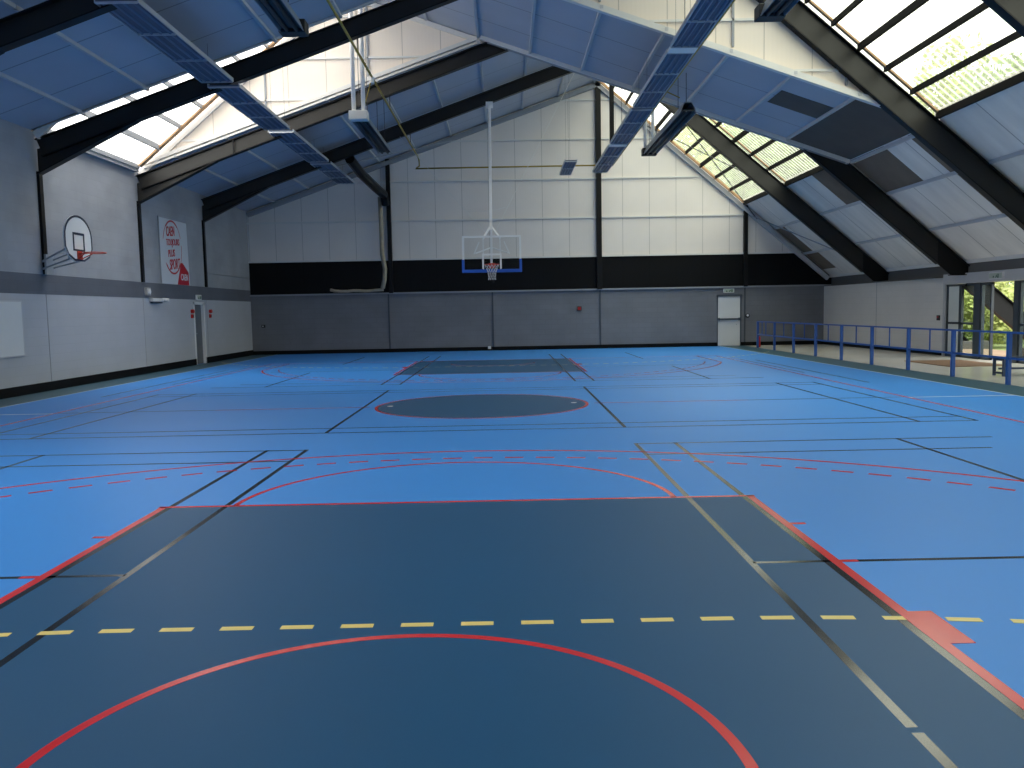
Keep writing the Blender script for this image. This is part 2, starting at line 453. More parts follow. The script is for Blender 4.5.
# dashed inner arc
for (cy, sg) in ((0, 1), (mir(0), -1)):
    k = 0; st = .335/6.3
    a = .2
    while a < math.pi-.2:
        aa, ab = (a, a+.20/6.3)
        b.strip(arc(0, cy, 6.32, sg*aa, sg*ab, 4), arc(0, cy, 6.27, sg*aa, sg*ab, 4), FN, 0, T)
        a += st
# practice arrow marks in the far corners
child(b, 'red_markings', m_red)
# yellow handball dashes
b = MB(); T = .0021
for (cy, sg) in ((1.435, 1), (mir(1.435), -1)):
    def pt(s_):
        if abs(s_) <= 1.5: return (s_, 0.0, 0.0)
        a = (abs(s_)-1.5)/9; sx = 1 if s_ > 0 else -1
        return (sx*(1.5+9*math.sin(a)), -9*(1-math.cos(a)), sx*a)
    for i in range(-36, 37):
        s0 = i*.3055+.18
        q = []
        for (ss, rr) in ((s0, .025), (s0+.165, .025), (s0+.165, -.025), (s0, -.025)):
            x, y, a = pt(ss); q.append((x+rr*math.sin(a), cy+sg*(y+rr*math.cos(a))))
        b.hexa([(*c, 0) for c in q]+[(*c, T) for c in q])
child(b, 'yellow_markings', m_yel)
b = MB()
for s in (-1, 1): b.tube((s*1.56, C0+.08, 0), (s*1.56, C0+.08, .007), .05, 16)
child(b, 'floor_socket_caps', m_dot)

# ------------------------------------------------------------------ walls
def trim(bld, n, m): return struct(bld.build('trim_%d' % n, m))
# -X wall
b = MB()
DL = (24.93, 25.78, 2.0)        # door in the -X wall
b.box(XL-.2, XL, Y0, YB+.1, 2.57, 5.665, 0)
b.box(XL-.2, XL+.004, Y0, YB, 2.13, 2.57, 1)
b.box(XL-.2, XL, Y0, DL[0], 0, 2.13, 2); b.box(XL-.2, XL, DL[1], YB, 0, 2.13, 2); b.box(XL-.2, XL, DL[0], DL[1], DL[2], 2.13, 2)
wall_l = struct(b.build('wall_left', [m_wl_hi, m_wl_band, m_wl_lo]))
b = MB()
for y in FR: b.box(XL-.01, XL+.006, y-.012, y+.012, .2, 2.13)
o = b.build('joint', m_gtrim, wall_l)
b = MB(); b.box(XL, XL+.02, Y0, DL[0], 0, .2); b.box(XL, XL+.02, DL[1], YB, 0, .2)
struct(b.build('baseboard_left', m_skirt))
# back wall
b = MB()
def prof_back(z0=3.68):
    return [(XL, z0), (KX(z0), z0)]
gable = [(XL, 3.68), ((14.0-3.68)/.84, 3.68), (RA, cA(RA)), (XL, cA(XL))]
FY = lambda u, v, t: (u, t, v)
b.prism(gable, FY, YB, YB+.2, 0)
b.prism([(XL, 2.36), (XR+.2, 2.36), (XR+.2, cS(XR+.2)), ((14.0-3.68)/.84, 3.68), (XL, 3.68)], FY, YB, YB+.2, 1)
BD = (8.9, 9.83, 2.0)
b.box(XL, BD[0], YB, YB+.2, 0, 2.36, 2); b.box(BD[1], XR+.2, YB, YB+.2, 0, 2.36, 2); b.box(BD[0], BD[1], YB, YB+.2, BD[2], 2.36, 2)
wall_b = struct(b.build('wall_back', [m_clad, m_cladb, m_wb_lo]))
b = MB()
for x in (-4.25, -.1, 4.2, 10.0): b.box(x-.03, x+.03, YB-.02, YB, .15, 2.34)
b.build('joint', m_dbar, wall_b)
b = MB(); b.box(XL, BD[0], YB-.03, YB, 0, .15); b.box(BD[1], XR, YB-.03, YB, 0, .15)
struct(b.build('baseboard_back', m_skirt))
# horizontal sheeting rails on the back wall, each a strip of trim
tn = 1
for z in (2.36, 3.68, 5.2, 6.72, 8.25, 9.75):
    xa = XL if z < 5.6 else max(XL, (z-9.03)/.345+.2)
    xb = min((14.0-z)/.84-.15, XR-.02)
    b = MB(); b.box(xa, xb, YB-.06 if z != 2.36 else YB-.10, YB-.001, z-.03, z+.03)
    trim(b, tn, m_wtrim if z > 3 else m_gtrim); tn += 1
# posts on the back wall
def post(name, x, z0, z1, w, label):
    b = MB(); b.box(x-w/2, x+w/2, YB-.16, YB-.06, z0, z1)
    b.box(x-w/2, x+w/2, YB-.062, YB, z0, z1)
    tag(b.build(name, m_steel, bevel=.004), label, 'wall post')
post('wall_post', -4.12, 2.36, cA(-4.12)-.02, .16, 'black steel post on the rear gable beside the hanging beige netting')
post('wall_post', 4.18, 2.36, cA(4.18)-.05, .20, 'tallest black steel post, rising to the roof peak on the rear gable')
post('wall_post', 10.0, 2.36, cS(10.0)-.05, .15, 'short black steel post above the white rear exit door')
# +X wall with the entrance opening
EY0, EY1 = 6.0, 22.25
def skew(b, x0, x1, y0, y1, z0, z1):      # the last stretch of this wall leans in slightly towards the gable
    b.hexa([(x0,y0,z0),(x1,y0,z0),(x1-.27,y1,z0),(x0-.27,y1,z0),(x0,y0,z1),(x1,y0,z1),(x1-.27,y1,z1),(x0-.27,y1,z1)])
b = MB(); b.box(XR, XR+.2, Y0, EY0, 0, 2.33); skew(b, XR, XR+.2, EY1, YB, 0, 2.33)
wall_r = struct(b.build('wall_right', m_wr))
b = MB()
b.box(XR-.135, XR-.12, 26.585, 26.615, .13, 2.33)
b.build('joint', m_gtrim, wall_r)
b = MB(); b.box(XR-.02, XR, Y0, EY0, 0, .13); skew(b, XR-.02, XR, EY1, YB, 0, .13)
struct(b.build('baseboard_right', m_skirt))
b = MB(); b.box(XR+.02, XR+.12, Y0, YB, 2.33, 2.86); b.box(XR-.3, XR+.1, 22.3, YB, 2.31, 2.34); trim(b, tn, m_eave); tn += 1
b = MB(); b.box(XR-.07, XR+.02, Y0, YB, 2.66, 2.76); trim(b, tn, m_wtrim); tn += 1
# wall behind the camera
b = MB()
b.prism([(XL, 0), (XR+.2, 0), (XR+.2, 2.7), (RA, cA(RA)), (XL, cA(XL))], FY, Y0-.2, Y0, 0)
struct(b.build('wall_front', m_clad))

# infill gables where the two roof shapes meet
def infill(y, side, face):
    b = MB()
    if side > 0: poly = [(0.0, cA(0)), (KB, cS(KB)), (RA, cA(RA))]
    else: poly = [(0.0, cA(0)), (RB, cB(RB)), (XL, cT(XL)), (XL, cA(XL))]
    yi = y+.15 if face < 0 else y-.15
    b.prism(poly, FY, yi-.025, yi+.025)
    o = struct(b.build('wall_gable', m_inf))
    f0, f1 = (yi-.075, yi-.025) if face < 0 else (yi+.025, yi+.075)
    # sheeting rails and studs
    b = MB()
    for z in ((6.45, 7.5, 8.6, 9.7) if side < 0 else (6.7, 7.8, 8.9, 9.9)):
        if side > 0:
            xa = max((9.03-z)/.345, (z-9.03)/.345, .02) if z < 9.03 else (z-9.03)/.345
            xb = (14.0-z)/.84
        else:
            xa = (z-13.83)/.84
            xb = (z-9.03)/.345 if z < 9.03 else (9.03-z)/.345
        if xb-xa > .4: b.box(xa+.1, xb-.1, f0, f1, z-.025, z+.025)
    b.build('sheeting_rail', m_wtrim, o)
    b = MB()
    for x in ((-6.1, -3.25) if side < 0 else (2.6, 5.5, 8.0)):
        lo = cB(x) if side > 0 else cA(x)
        hi = (min(cA(x), cS(x)) if side > 0 else min(cT(x), cB(x)))
        b.box(x-.025, x+.025, f0, f1, lo+.1, hi-.05)
    b.build('stud', m_gtrim, o)
    # edge flashings
    b = MB(); ym = (f0+f1)/2
    if side < 0:
        b.bar((XL, ym, cT(XL)-.02), (RB, ym, cT(RB)-.02), .10, .16, off=-.10)
        b.bar((XL+.2, ym, cA(XL+.2)), (.2, ym, cA(.2)), .16, .10, off=.10)
        b.bar((XL+.2, ym-.05, cA(XL+.2)), (.2, ym-.05, cA(.2)), .05, .05, off=-.02)
        b.bar((RB, ym, cB(RB)), (0, ym, cB(0)), .10, .12, off=-.08)
    else:
        b.bar((-.1, ym, cB(-.1)), (KB, ym, cB(KB)), .14, .13, off=-.04)
        b.bar((RA, ym, cS(RA)), (KB, ym, cS(KB)), .10, .12, off=-.08)
    b.build('flashing', m_wtrim, o)
    return o
infill(16.1, 1, -1); infill(21.1, -1, -1); infill(16.1, -1, 1); infill(21.1, 1, 1)
infill(1.1, 1, -1); infill(6.1, -1, -1); infill(1.1, -1, 1); infill(6.1, 1, 1)
# grey edge angle under the far side of the middle bay ceiling and along the rear gable
b = MB(); b.bar((0.1, 21.02, cB(.1)), (KB, 21.02, cB(KB)), .12, .12, off=-.06); trim(b, tn, m_gtrim); tn += 1
b = MB(); b.bar((XL, YB-.09, cA(XL)), (RA, YB-.09, cA(RA)), .16, .16, off=-.16)
trim(b, tn, m_gtrim); tn += 1
b = MB(); b.bar((RA, YB-.09, cS(RA)), (13.4, YB-.09, cS(13.4)), .16, .16, off=-.16)
trim(b, tn, m_hdr); tn += 1
b = MB(); b.bar((RA, YB-.27, cS(RA)), (9.9, YB-.27, cS(9.9)), .10, .05, off=-.05)
trim(b, tn, m_timber); tn += 1
b = MB(); b.bar((-9.6, 20.94, cT(-9.6)), (RB-.1, 20.94, cT(RB-.1)), .18, .05, off=-.05)
trim(b, tn, m_timber); tn += 1
b = MB(); b.box(XL, XL+.12, 16.2, 21.0, 5.58, 5.70); trim(b, tn, m_gtrim); tn += 1

# ------------------------------------------------------------------ ceiling slopes
def slab(b, xa, xb, fz, ya, yb, mi=0, th=.10):
    b.hexa([(xa,ya,fz(xa)),(xb,ya,fz(xb)),(xb,yb,fz(xb)),(xa,yb,fz(xa)),(xa,ya,fz(xa)+th),(xb,ya,fz(xb)+th),(xb,yb,fz(xb)+th),(xa,yb,fz(xa)+th)], mi)
PX = [-8.65+1.41*k for k in range(14)]
def purlins(parent, xs, fz, ya, yb, m=None, h=.06):
    for x in xs:
        b = MB(); b.box(x-.035, x+.035, ya+.02, yb-.02, fz(x)-h, fz(x)+.01)
        b.build('purlin', m or m_purl, parent)
def nb(y): return y in (1.1, 6.1, 16.1, 21.1)
for (ya, yb, t) in BAYS:
    ea = ya-(.18 if nb(ya) else 0); eb = yb+(.18 if nb(yb) else 0)
    if t == 'A':
        b = MB(); slab(b, XL-.2, 0, cA, ya+(.14 if nb(ya) and nb(ya-5) else 0), yb); slab(b, 0, RA, cA, ea, eb); c = struct(b.build('ceiling', m_ceil))
        purlins(c, [x for x in PX if x < 4.1], cA, ya, yb)
    else:
        b = MB(); slab(b, RB, 0, cB, ea, eb); slab(b, 0, KB, cB, ya+.14, yb); c = struct(b.build('ceiling', m_ceil))
        purlins(c, [x for x in PX if RB < x < 9.6], cB, ya, yb)
        b = MB()
        fz = lambda x: cB(x)-.006
        if ya > 10:
            slab(b, 7.0, 8.23, fz, ya+1.4, ya+2.5, 0, .005)
            slab(b, 8.31, KB-.01, fz, ya+.15, yb-.1, 0, .005)
            o = b.build('charcoal_board', m_char, c)
    # flank on the +X side
    xa = 9.9 if t == 'A' else KB
    b = MB(); slab(b, xa, XR+.12, cS, ya, yb); c = struct(b.build('ceiling', m_ceil2))
    purlins(c, [x for x in (9.93, 11.12, 12.33) if x > xa]+([KB+.05] if t == 'B' else []), cS, ya, yb, m_purl, .07)
    # replaced brown boards
    fz = lambda x: cS(x)-.006
    L = {16.1: [(KB+.02, 11.1, .1, 1.55, 0), (KB+.02, 11.1, 2.85, 4.95, 0), (11.18, 12.3, .1, 1.4, 0)],
         21.1: [(9.97, 11.1, 1.4, 2.7, 0), ],
         26.1: [(11.2, 12.3, 3.9, 4.9, 0), (12.4, 13.1, 3.6, 4.9, 0)]}.get(ya)
    if L:
        b = MB()
        for (x0, x1, a0, a1, mi) in L: slab(b, x0, x1, fz, ya+a0, ya+a1, 0, .005)
        b.build('brown_board', m_brown, c)

# ------------------------------------------------------------------ skylights
SKY = []
sky_lab = {(-8.9): 'translucent roof glazing in the bay beside the front end wall',
           (-3.9): 'translucent roof glazing one bay in from the front end wall',
           (6.1): 'translucent roof glazing one bay nearer the entrance end than the white upper gable panel',
           (11.1): 'large translucent ribbed roof glazing above grey flank boards before the white upper gable',
           (21.1): 'translucent green tinted roof glazing behind the blue lower ceiling, before the last rafter',
           (26.1): 'translucent green tinted roof glazing in the last bay against the rear gable',
           (1.1): 'milky roof glazing on the banner wall side near the front end',
           (16.1): 'bright milky roof glazing on the banner wall side beside the cream gable'}
def skylight(ya, yb, t):
    A = t == 'A'
    fz = cS if A else cT
    xs = [9.91-.58*k for k in range(10)]+[RA] if A else [XL+.12+.62*k for k in range(10)]+[RB]
    if A: xs = sorted(xs)
    root = empty('skylight', (sum(xs)/len(xs), (ya+yb)/2, fz(xs[0])), sky_lab[ya], 'skylight', 'roof skylights')
    for x0, x1 in zip(xs[:-1], xs[1:]):
        ea = ya-(.18 if nb(ya) else 0); eb = yb+(.18 if nb(yb) else 0)
        b = MB(); b.face([(x0, ea, fz(x0)+.05), (x1, ea, fz(x1)+.05), (x1, eb, fz(x1)+.05), (x0, eb, fz(x0)+.05)])
        b.build('pane', m_pane if A else m_paneL, root)
    for i, x in enumerate(xs):
        b = MB(); hh = .11 if (i % 3 == 1) else .07
        b.box(x-.03, x+.03, ya+.1, yb-.1, fz(x)-hh, fz(x)+.045)
        b.build('glazing_bar', m_bar if A else m_gtrim, root)
    if A and ya > 0:
        b = MB(); b.bar((xs[0], yb-.16, fz(xs[0])+.02), (xs[-1], yb-.16, fz(xs[-1])+.02), .10, .04)
        b.build('timber_edge', m_timber, root)
for (ya, yb, t) in BAYS: skylight(ya, yb, t)

# ------------------------------------------------------------------ portal frames
def ibeam(p, q, depth, fw, mb, up, wm=1):
    """I section, top face on line p-q"""
    mb.bar(p, q, fw, .022, up, 0, -.011)
    mb.bar(p, q, fw, .022, up, 0, -depth+.011)
    mb.bar(p, q, .02, depth-.04, up, wm, -depth/2)
fr_lab = {-3.9: 'black steel portal frame nearest the front end wall', 1.1: 'black steel portal frame at the free throw end of the near court',
          6.1: 'black steel portal frame before the first free standing rail posts', 11.1: 'black steel portal frame above the edge of the centre circle, first crossing the grey ceiling',
          16.1: 'black steel portal frame with the wall hoop on its post, carrying the white upper gable',
          21.1: 'black steel portal frame just before the clear backboard, under the cream gable',
          26.1: 'last black steel portal frame before the rear gable, behind the clear backboard'}
for y in FR:
    root = empty('portal_frame', (XL, y, 0), fr_lab[y], 'roof frame', 'black portal frames')
    up = Vector((-.35, 0, 1)).normalized(); upS = Vector((.84, 0, 1)).normalized()
    b = MB()
    ibeam((XL+.02, y, rA(XL)), (RA+.1, y, rA(RA+.1)), .40, .20, b, up)
    # haunch: deepening towards the wall
    b.prism([(XL+.02, 4.74), (XL+.02, rA(XL)-.2), (-7.45, rA(-7.45)-.42), (-7.6, rA(-7.45)-.50)], FY, y-.012, y+.012, 1)
    b.bar((XL+.02, y, 4.74), (-7.5, y, rA(-7.5)-.43), .20, .02)
    if y in (21.1,): b.bar((-7.0, y-.08, rA(-7.0)-.02), (-7.0, y-.08, rA(-7.0)-.42), .03, .03, (1, 0, 0))
    b.build('rafter', [m_steel, m_web], root)
    b = MB()
    ibeam((RA-.05, y, rS(RA-.05)), (12.93, y, rS(12.93)), .52, .20, b, upS)
    b.prism([(12.6, rS(12.6)), (XR+.1, rS(XR+.1)), (XR+.1, 2.335), (13.0, 2.335), (12.6, rS(12.6)-.66)], FY, y-.02, y+.02, 0)
    b.prism([(12.6, rS(12.6)), (XR+.1, rS(XR+.1)), (XR+.1, rS(XR+.1)-.03), (12.6, rS(12.6)-.03)], FY, y-.1, y+.1, 0)
    b.prism([(12.97, 2.335), (XR+.1, 2.335), (XR+.1, 2.36), (12.95, 2.36)], FY, y-.1, y+.1, 0)
    ibeam((XR+.25, y, rS(XR+.25)), (17.0, y, rS(17.0)), .52, .20, b, upS, 0)  # outer web takes the darker steel: its backlit silhouette put into the colour
    b.build('flank_rafter', [m_steel, m_web], root)
    b = MB(); b.box(XL+.001, XL+.06, y-.07, y+.07, 2.57, 4.8)
    b.build('column', m_steel, root)
    if y > 10:
        b = MB()
        b.box(15.2, 16.9, y-.35, y+.35, -.1, .25)
        b.build('footing', m_foot, root)

# ------------------------------------------------------------------ bracing rods
def rod(pts, r, m, name, label, cat, grp=None):
    b = MB(); b.path(pts, r, 6); tag(b.build(name, m), label, cat, grp)
rod([(5.6, 26.3, cS(5.6)-.25), (10.4, 30.9, cS(10.4)-.25)], .018, m_cable, 'bracing_rod', 'dark bracing rod running down towards the rear gable under the last glazing', 'rod')
rod([(5.9, 30.8, cS(5.9)-.32), (9.6, 26.3, cS(9.6)-.32)], .018, m_cable, 'bracing_rod', 'dark bracing rod crossing the other one under the last glazing', 'rod')
rod([(10.2, 30.9, cS(10.2)-.3), (12.9, 26.4, cS(12.9)-.2)], .022, m_gtrim, 'bracing_rod', 'pale bracing rod under the grey flank boards by the rear corner', 'rod')
rod([(-6.9, 26.4, cA(-6.9)-.4), (-1.4, 30.8, cA(-1.4)-.3)], .018, m_gtrim, 'bracing_rod', 'thin bracing rod under the grey ceiling of the last bay', 'rod')

# ------------------------------------------------------------------ radiant panels
def radiant(x0, x1, y0, y1, z, label, white_near=False):
    root = empty('radiant_panel', ((x0+x1)/2, (y0+y1)/2, z), label, 'heating panel', 'ceiling radiant heating panels')
    b = MB(); b.box(x0, x1, y0, y1, z, z+.03); b.build('plate', m_rad, root)
    for i in range(4):
        xc = x0+(x1-x0)*(i+.5)/4
        b = MB(); b.tube((xc, y0+.03, z-.006), (xc, y1-.03, z-.006), .022, 8); b.build('water_tube', m_radtube, root, smooth=True)
    b = MB()
    b.box(x0-.02, x0, y0, y1, z-.02, z+.06); b.box(x1, x1+.02, y0, y1, z-.02, z+.06)
    n = max(1, round((y1-y0)/1.6))
    for i in range(n+1):
        y = y0+(y1-y0)*i/n; ww = .035 if 0 < i < n else .05
        b.box(x0, x1, max(y0, y-ww/2), min(y1, y+ww/2), z-.034, z-.001)
    b.build('edge_trim', m_radedge, root)
    if white_near:
        b = MB(); b.box(x0-.01, x1+.01, y0-.32, y0-.02, z-.03, z+.03); b.build('joint_cover', m_white, root)
    for yy in (y0+.5, y1-.5):
        b = MB()
        for xx in ((x0+x1)/2,): b.tube((xx, yy, z+.03), (xx, yy, ceil_at(xx, yy)), .0035, 4)
        b.build('hanger_wire', m_cable, root)
def bay_at(y):
    for (ya, yb, t) in BAYS:
        if ya <= y <= yb: return t
    return 'A'
def ceil_at(x, y): return min(cA(x), cS(x)) if bay_at(y) == 'A' else min(cB(x), cT(x))
ZR = 6.5
names = ['bay beside the camera side frame', '', '', '']
for (y0, y1, lab) in ((10.9, 15.5, 'long blue grey radiant panel on the banner wall side, before the wall hoop frame'),
                      (15.9, 20.15, 'blue grey radiant panel hanging in front of the cream gable'),
                      (20.5, 25.05, 'blue grey radiant panel under the dim ceiling behind the cream gable'),
                      (25.4, 29.7, 'blue grey radiant panel in the last bay on the banner wall side')):
    radiant(-5.87, -5.22, y0, y1, ZR, lab)
for (y0, y1, lab, wn) in ((4.9, 9.4, 'blue grey radiant panel, start of the row by the yellow pipe', False),
                      (9.6, 14.0, 'blue grey radiant panel beside the yellow pipe, before the white upper gable', False),
                      (14.35, 18.85, 'blue grey radiant panel with a white joint cover under the blue lower ceiling', True),
                      (19.1, 23.5, 'blue grey radiant panel beside the dark tube heater with white flues', False),
                      (23.85, 28.8, 'last blue grey radiant panel of the row by the yellow pipe', True)):
    radiant(3.72, 4.24, y0, y1, 6.60, lab, wn)
radiant(2.50, 2.88, 25.8, 28.6, 6.5, 'short blue grey radiant panel hanging alone by the rear gable')
tag(MB().box(4.02, 4.16, 26.0, 26.14, 7.1, rA(4.1)-.35).build('hanger_post', m_steel), 'black hanger post dropping from the roof peak to the radiant row', 'post')

# ------------------------------------------------------------------ tube heaters
def heater(xc, y0, y1, z, label, box_at, flue):
    root = empty('tube_heater', (xc, (y0+y1)/2, z), label, 'gas heater', 'gas tube heaters')
    w = .20
    # folded reflector hood
    b = MB()
    prof = [(-w, 0), (-w+.05, .14), (-.09, .26), (.09, .26), (w-.05, .14), (w, 0), (w-.015, 0), (w-.06, .125), (.085, .245), (-.085, .245), (-w+.06, .125), (-w+.015, 0)]
    for i in range(5):
        j = i+1; q = [prof[i], prof[j], prof[10-i], prof[11-i]]
        b.hexa([(xc+c[0], y0, z+c[1]) for c in q]+[(xc+c[0], y1, z+c[1]) for c in q])
    b.build('reflector', m_hside, root)
    b = MB(); b.box(xc-.165, xc+.165, y0+.02, y1-.02, z+.045, z+.075)
    b.build('burner_screen', m_hdark, root)
    for s in (-1, 1):
        b = MB(); b.tube((xc+s*.08, y0+.05, z+.025), (xc+s*.08, y1-.05, z+.025), .035, 10); b.build('burner_tube', m_hdark, root, smooth=True)
    ye = y0 if box_at == 'near' else y1
    b = MB(); b.box(xc-.22, xc+.22, ye-.14, ye+.14, z-.01, z+.20); b.build('burner_box', m_wtrim if flue == 'white' else m_hdark, root, bevel=.012)
    if flue:
        for s in (-1, 1):
            b = MB(); b.tube((xc+.0+s*.115, ye, z+.2), (xc+s*.115, ye, ceil_at(xc, ye)+.05), .052, 14); b.build('flue', m_white, root, smooth=True)
    for yy in (y0+.7, y1-.7):
        b = MB()
        for s in (-1, 1): b.tube((xc+s*.1, yy, z+.26), (xc+s*.1, yy, ceil_at(xc, yy)), .008, 5)
        b.build('hanger_wire', m_cable, root)
heater(-3.0, 17.95, 22.35, 6.2, 'dark tube heater with white burner box and two white flues below the cream gable', 'near', 'white')
heater(-2.98, 7.0, 11.65, 6.2, 'dark tube heater under the grey ceiling, above the black frame that holds the wall hoop', 'far', '')
heater(4.87, 17.8, 23.3, 6.2, 'dark tube heater with two white flues near the green tinted glazing', 'far', 'w')
heater(4.79, 6.6, 11.3, 6.2, 'dark tube heater high up in front of the white upper gable', 'far', '')

# ------------------------------------------------------------------ yellow gas pipe
gp = [(-2.66, -3, 7.2), (-2.66, 28.7, 7.2), (-2.66, 28.85, 7.14), (-2.66, 28.9, 6.95), (-2.8, 28.9, 6.86), (4.36, 28.9, 6.86), (4.43, 28.8, 6.82), (4.43, 28.6, 6.80), (4.43, -3, 6.80)]
def densify(pts, step=2.0):
    out = []
    for a, c in zip(pts[:-1], pts[1:]):
        a = Vector(a); c = Vector(c); n = max(1, int((c-a).length/step))
        out += [a+(c-a)*i/n for i in range(n)]
    return out+[Vector(pts[-1])]
b = MB(); b.path(densify(gp), .028, 8)
pipe = tag(b.build('gas_pipe', m_gas, smooth=True), 'long yellow gas pipe looping under the roof past the rear gable', 'pipe')
b = MB(); b.tube((-2.66, 17.95, 7.18), (-2.9, 17.95, 6.4), .015, 8); b.build('branch', m_gas, pipe)
b = MB(); b.tube((-2.66, 17.95, 7.2), (-2.66, 17.95, 7.06), .055, 10); b.build('valve', m_white, pipe)
b = MB(); b.tube((4.43, 18.2, 6.8), (4.75, 18.2, 6.65), .015, 8); b.build('branch', m_gas, pipe)
b = MB()
for y in (1, 6, 11, 16, 21, 26): b.tube((-2.66, y+.1, 7.2), (-2.66, y+.1, rA(-2.66)-.3), .012, 6); b.tube((4.43, y+.1, 6.8), (4.43, y+.1, rA(4.25)-.5), .008, 6)
b.build('pipe_hanger', m_cable, pipe)

# ------------------------------------------------------------------ suspended backboard
BX, BY = .03, 23.33
root = empty('basketball_hoop', (BX, BY, 2.75), 'clear rectangular backboard with blue padding hung from the roof on a white mast', 'basketball hoop')
zb0, zb1 = 2.80, 3.87
b = MB(); b.box(BX-.88, BX+.88, BY, BY+.015, zb0+.03, zb1-.02); b.build('clear_board', m_acry, root)
b = MB()
b.box(BX-.9, BX+.9, BY-.012, BY+.03, zb1-.05, zb1+.01); 
for s in (-1, 1): b.box(*sorted((BX+s*.845, BX+s*.905)), BY-.012, BY+.03, zb0+.3, zb1-.04)
b.box(BX-.30, BX+.30, BY-.006, BY, 3.33-.055, 3.335)
for s in (-1, 1): b.box(*sorted((BX+s*.245, BX+s*.30)), BY-.006, BY, 2.87, 3.29)
b.build('board_lines', m_white, root)
b = MB()
b.box(BX-.92, BX+.92, BY-.025, BY+.045, zb0-.04, zb0+.055)
for s in (-1, 1): b.box(*sorted((BX+s*.845, BX+s*.92)), BY-.025, BY+.045, zb0+.055, zb0+.36)
b.build('padding', m_bblue, root, bevel=.012)
RZ = 2.98
b = MB()
b.path([(BX+.225*math.cos(a), BY-.375+.225*math.sin(a), RZ) for a in [2*math.pi*i/28 for i in range(28)]], .012, 8, True)
b.box(BX-.09, BX+.09, BY-.16, BY-.01, RZ-.015, RZ+.0); b.box(BX-.10, BX+.10, BY-.03, BY-.005, RZ-.09, RZ+.06)
rim = b.build('rim', m_hoop, root, smooth=False)
def net_mesh(cx, cy, z, m_par):
    b = MB(); n = 12; lv = 6
    rr = [.22, .185, .155, .13, .115, .11, .115]
    for k in range(lv):
        for i in range(n):
            a0 = 2*math.pi*(i+.5*(k % 2))/n
            for dd in (-.5, .5):
                a1 = a0+2*math.pi*dd/n
                b.tube((cx+rr[k]*math.cos(a0), cy+rr[k]*math.sin(a0), z-.45*k/lv), (cx+rr[k+1]*math.cos(a1), cy+rr[k+1]*math.sin(a1), z-.45*(k+1)/lv), .006, 4, cap=False)
    return b
net_mesh(BX, BY-.375, RZ-.01, rim).build('net', m_net, rim)
# mast and struts
b = MB(); b.bar((BX-.02, 23.75, 3.0), (BX-.02, 23.75, 4.1), .07, .07, (0, 1, 0)); b.bar((BX-.02, 23.75, 4.05), (BX-.02, 25.95, 8.42), .09, .09, (1, 0, 0))
b.build('mast', m_white, root, bevel=.01)
b = MB()
for s in (-1, 1):
    b.bar((BX+s*.26, BY+.05, 3.80), (BX-.02, 23.85, 4.22), .05, .05, (1, 0, 0))
    b.bar((BX+s*.5, BY+.04, 3.35), (BX-.02, 23.78, 3.55), .035, .035, (0, 0, 1))
    b.bar((BX+s*.38, BY+.04, 3.70), (BX+s*.55, BY+.04, 3.32), .03, .03, (0, 1, 0))
    b.bar((BX+s*.26, BY+.04, 3.80), (BX+s*.26, BY+.04, 2.8), .03, .03, (0, 1, 0))
b.build('strut', m_white, root)
b = MB()
b.path([(BX-.1, 23.8, 3.9), (-3.0, 26.0, rA(-3)-.42)], .007, 5); b.path([(BX+.05, 23.8, 3.9), (2.9, 26.0, rA(2.9)-.42)], .007, 5)
b.path([(BX-.75, 24.35, 4.75), (BX, 24.2, 4.72), (BX+.7, 24.35, 4.9)], .007, 5)
b.build('brace_wire', m_wtrim, root)
b = MB(); b.box(BX-.14, BX+.1, 25.9, 26.0, 8.3, 8.5); b.build('roof_bracket', m_white, root)
b = MB(); b.path([(BX+.03, 23.8, 3.0), (BX+.03, 23.8, 2.45)], .02, 8); b.build('height_crank', m_steel, root)

# ------------------------------------------------------------------ wall hoop on the -X wall
HX, HY, HZ = -8.96, 16.05, 2.84
root = empty('basketball_hoop', (XL, HY, HZ), 'white fan shaped backboard with a dark border on wall brackets', 'basketball hoop')
FX = lambda u, v, t: (HX+t, HY+u, HZ+v)
def fan(w, h0, off=0.0):
    pts = []
    W = .60-off; H = 1.0-off
    # flat bottom with sloped corners, semicircular top
    pts += [(.20, 0+off), (.45, .10+off), (W, .30)]
    pts += [(W*math.cos(a), .52+(H-.52)*math.sin(a)) for a in [math.pi*i/16 for i in range(0, 17)]]
    pts += [(-W, .30), (-.45, .10+off), (-.20, 0+off)]
    return pts
b = MB(); b.prism(fan(0, 0, 0), FX, 0, .03); board = b.build('backboard', m_white, root)
b = MB(); b.strip(fan(0, 0, 0), fan(0, 0, .045), FX, .028, .036, closed=True)
b.strip([(-.25, .22), (.25, .22), (.25, .62), (-.25, .62)], [(-.20, .26), (.20, .26), (.20, .57), (-.20, .57)], FX, .028, .036, closed=True)
b.build('border', m_hblk, board)
b = MB()
for s in (-1, 1):
    b.bar((XL+.05, HY+s*.12, HZ+.0), (HX, HY+s*.30, HZ+.32), .03, .035)
    b.bar((XL+.05, HY+s*.12, HZ-.16), (HX, HY+s*.30, HZ+.05), .03, .035)
    b.bar((HX-.02, HY+s*.35, HZ+.02), (HX-.02, HY+s*.35, HZ+.5), .04, .03, (0, 1, 0))
b.bar((HX-.3, HY-.25, HZ+.2), (HX-.3, HY+.25, HZ+.2), .035, .035)
b.box(XL+.12, XL+.16, HY-.15, HY+.18, HZ-.28, HZ+.16)
b.build('wall_bracket', m_galv, root)
b = MB()
RX = HX+.15+.225
b.path([(RX+.225*math.cos(a), HY+.225*math.sin(a), 3.02) for a in [2*math.pi*i/28 for i in range(28)]], .012, 8, True)
b.box(HX+.03, HX+.16, HY-.08, HY+.08, 3.0, 3.02); b.box(HX+.03, HX+.05, HY-.1, HY+.1, 2.88, 3.06)
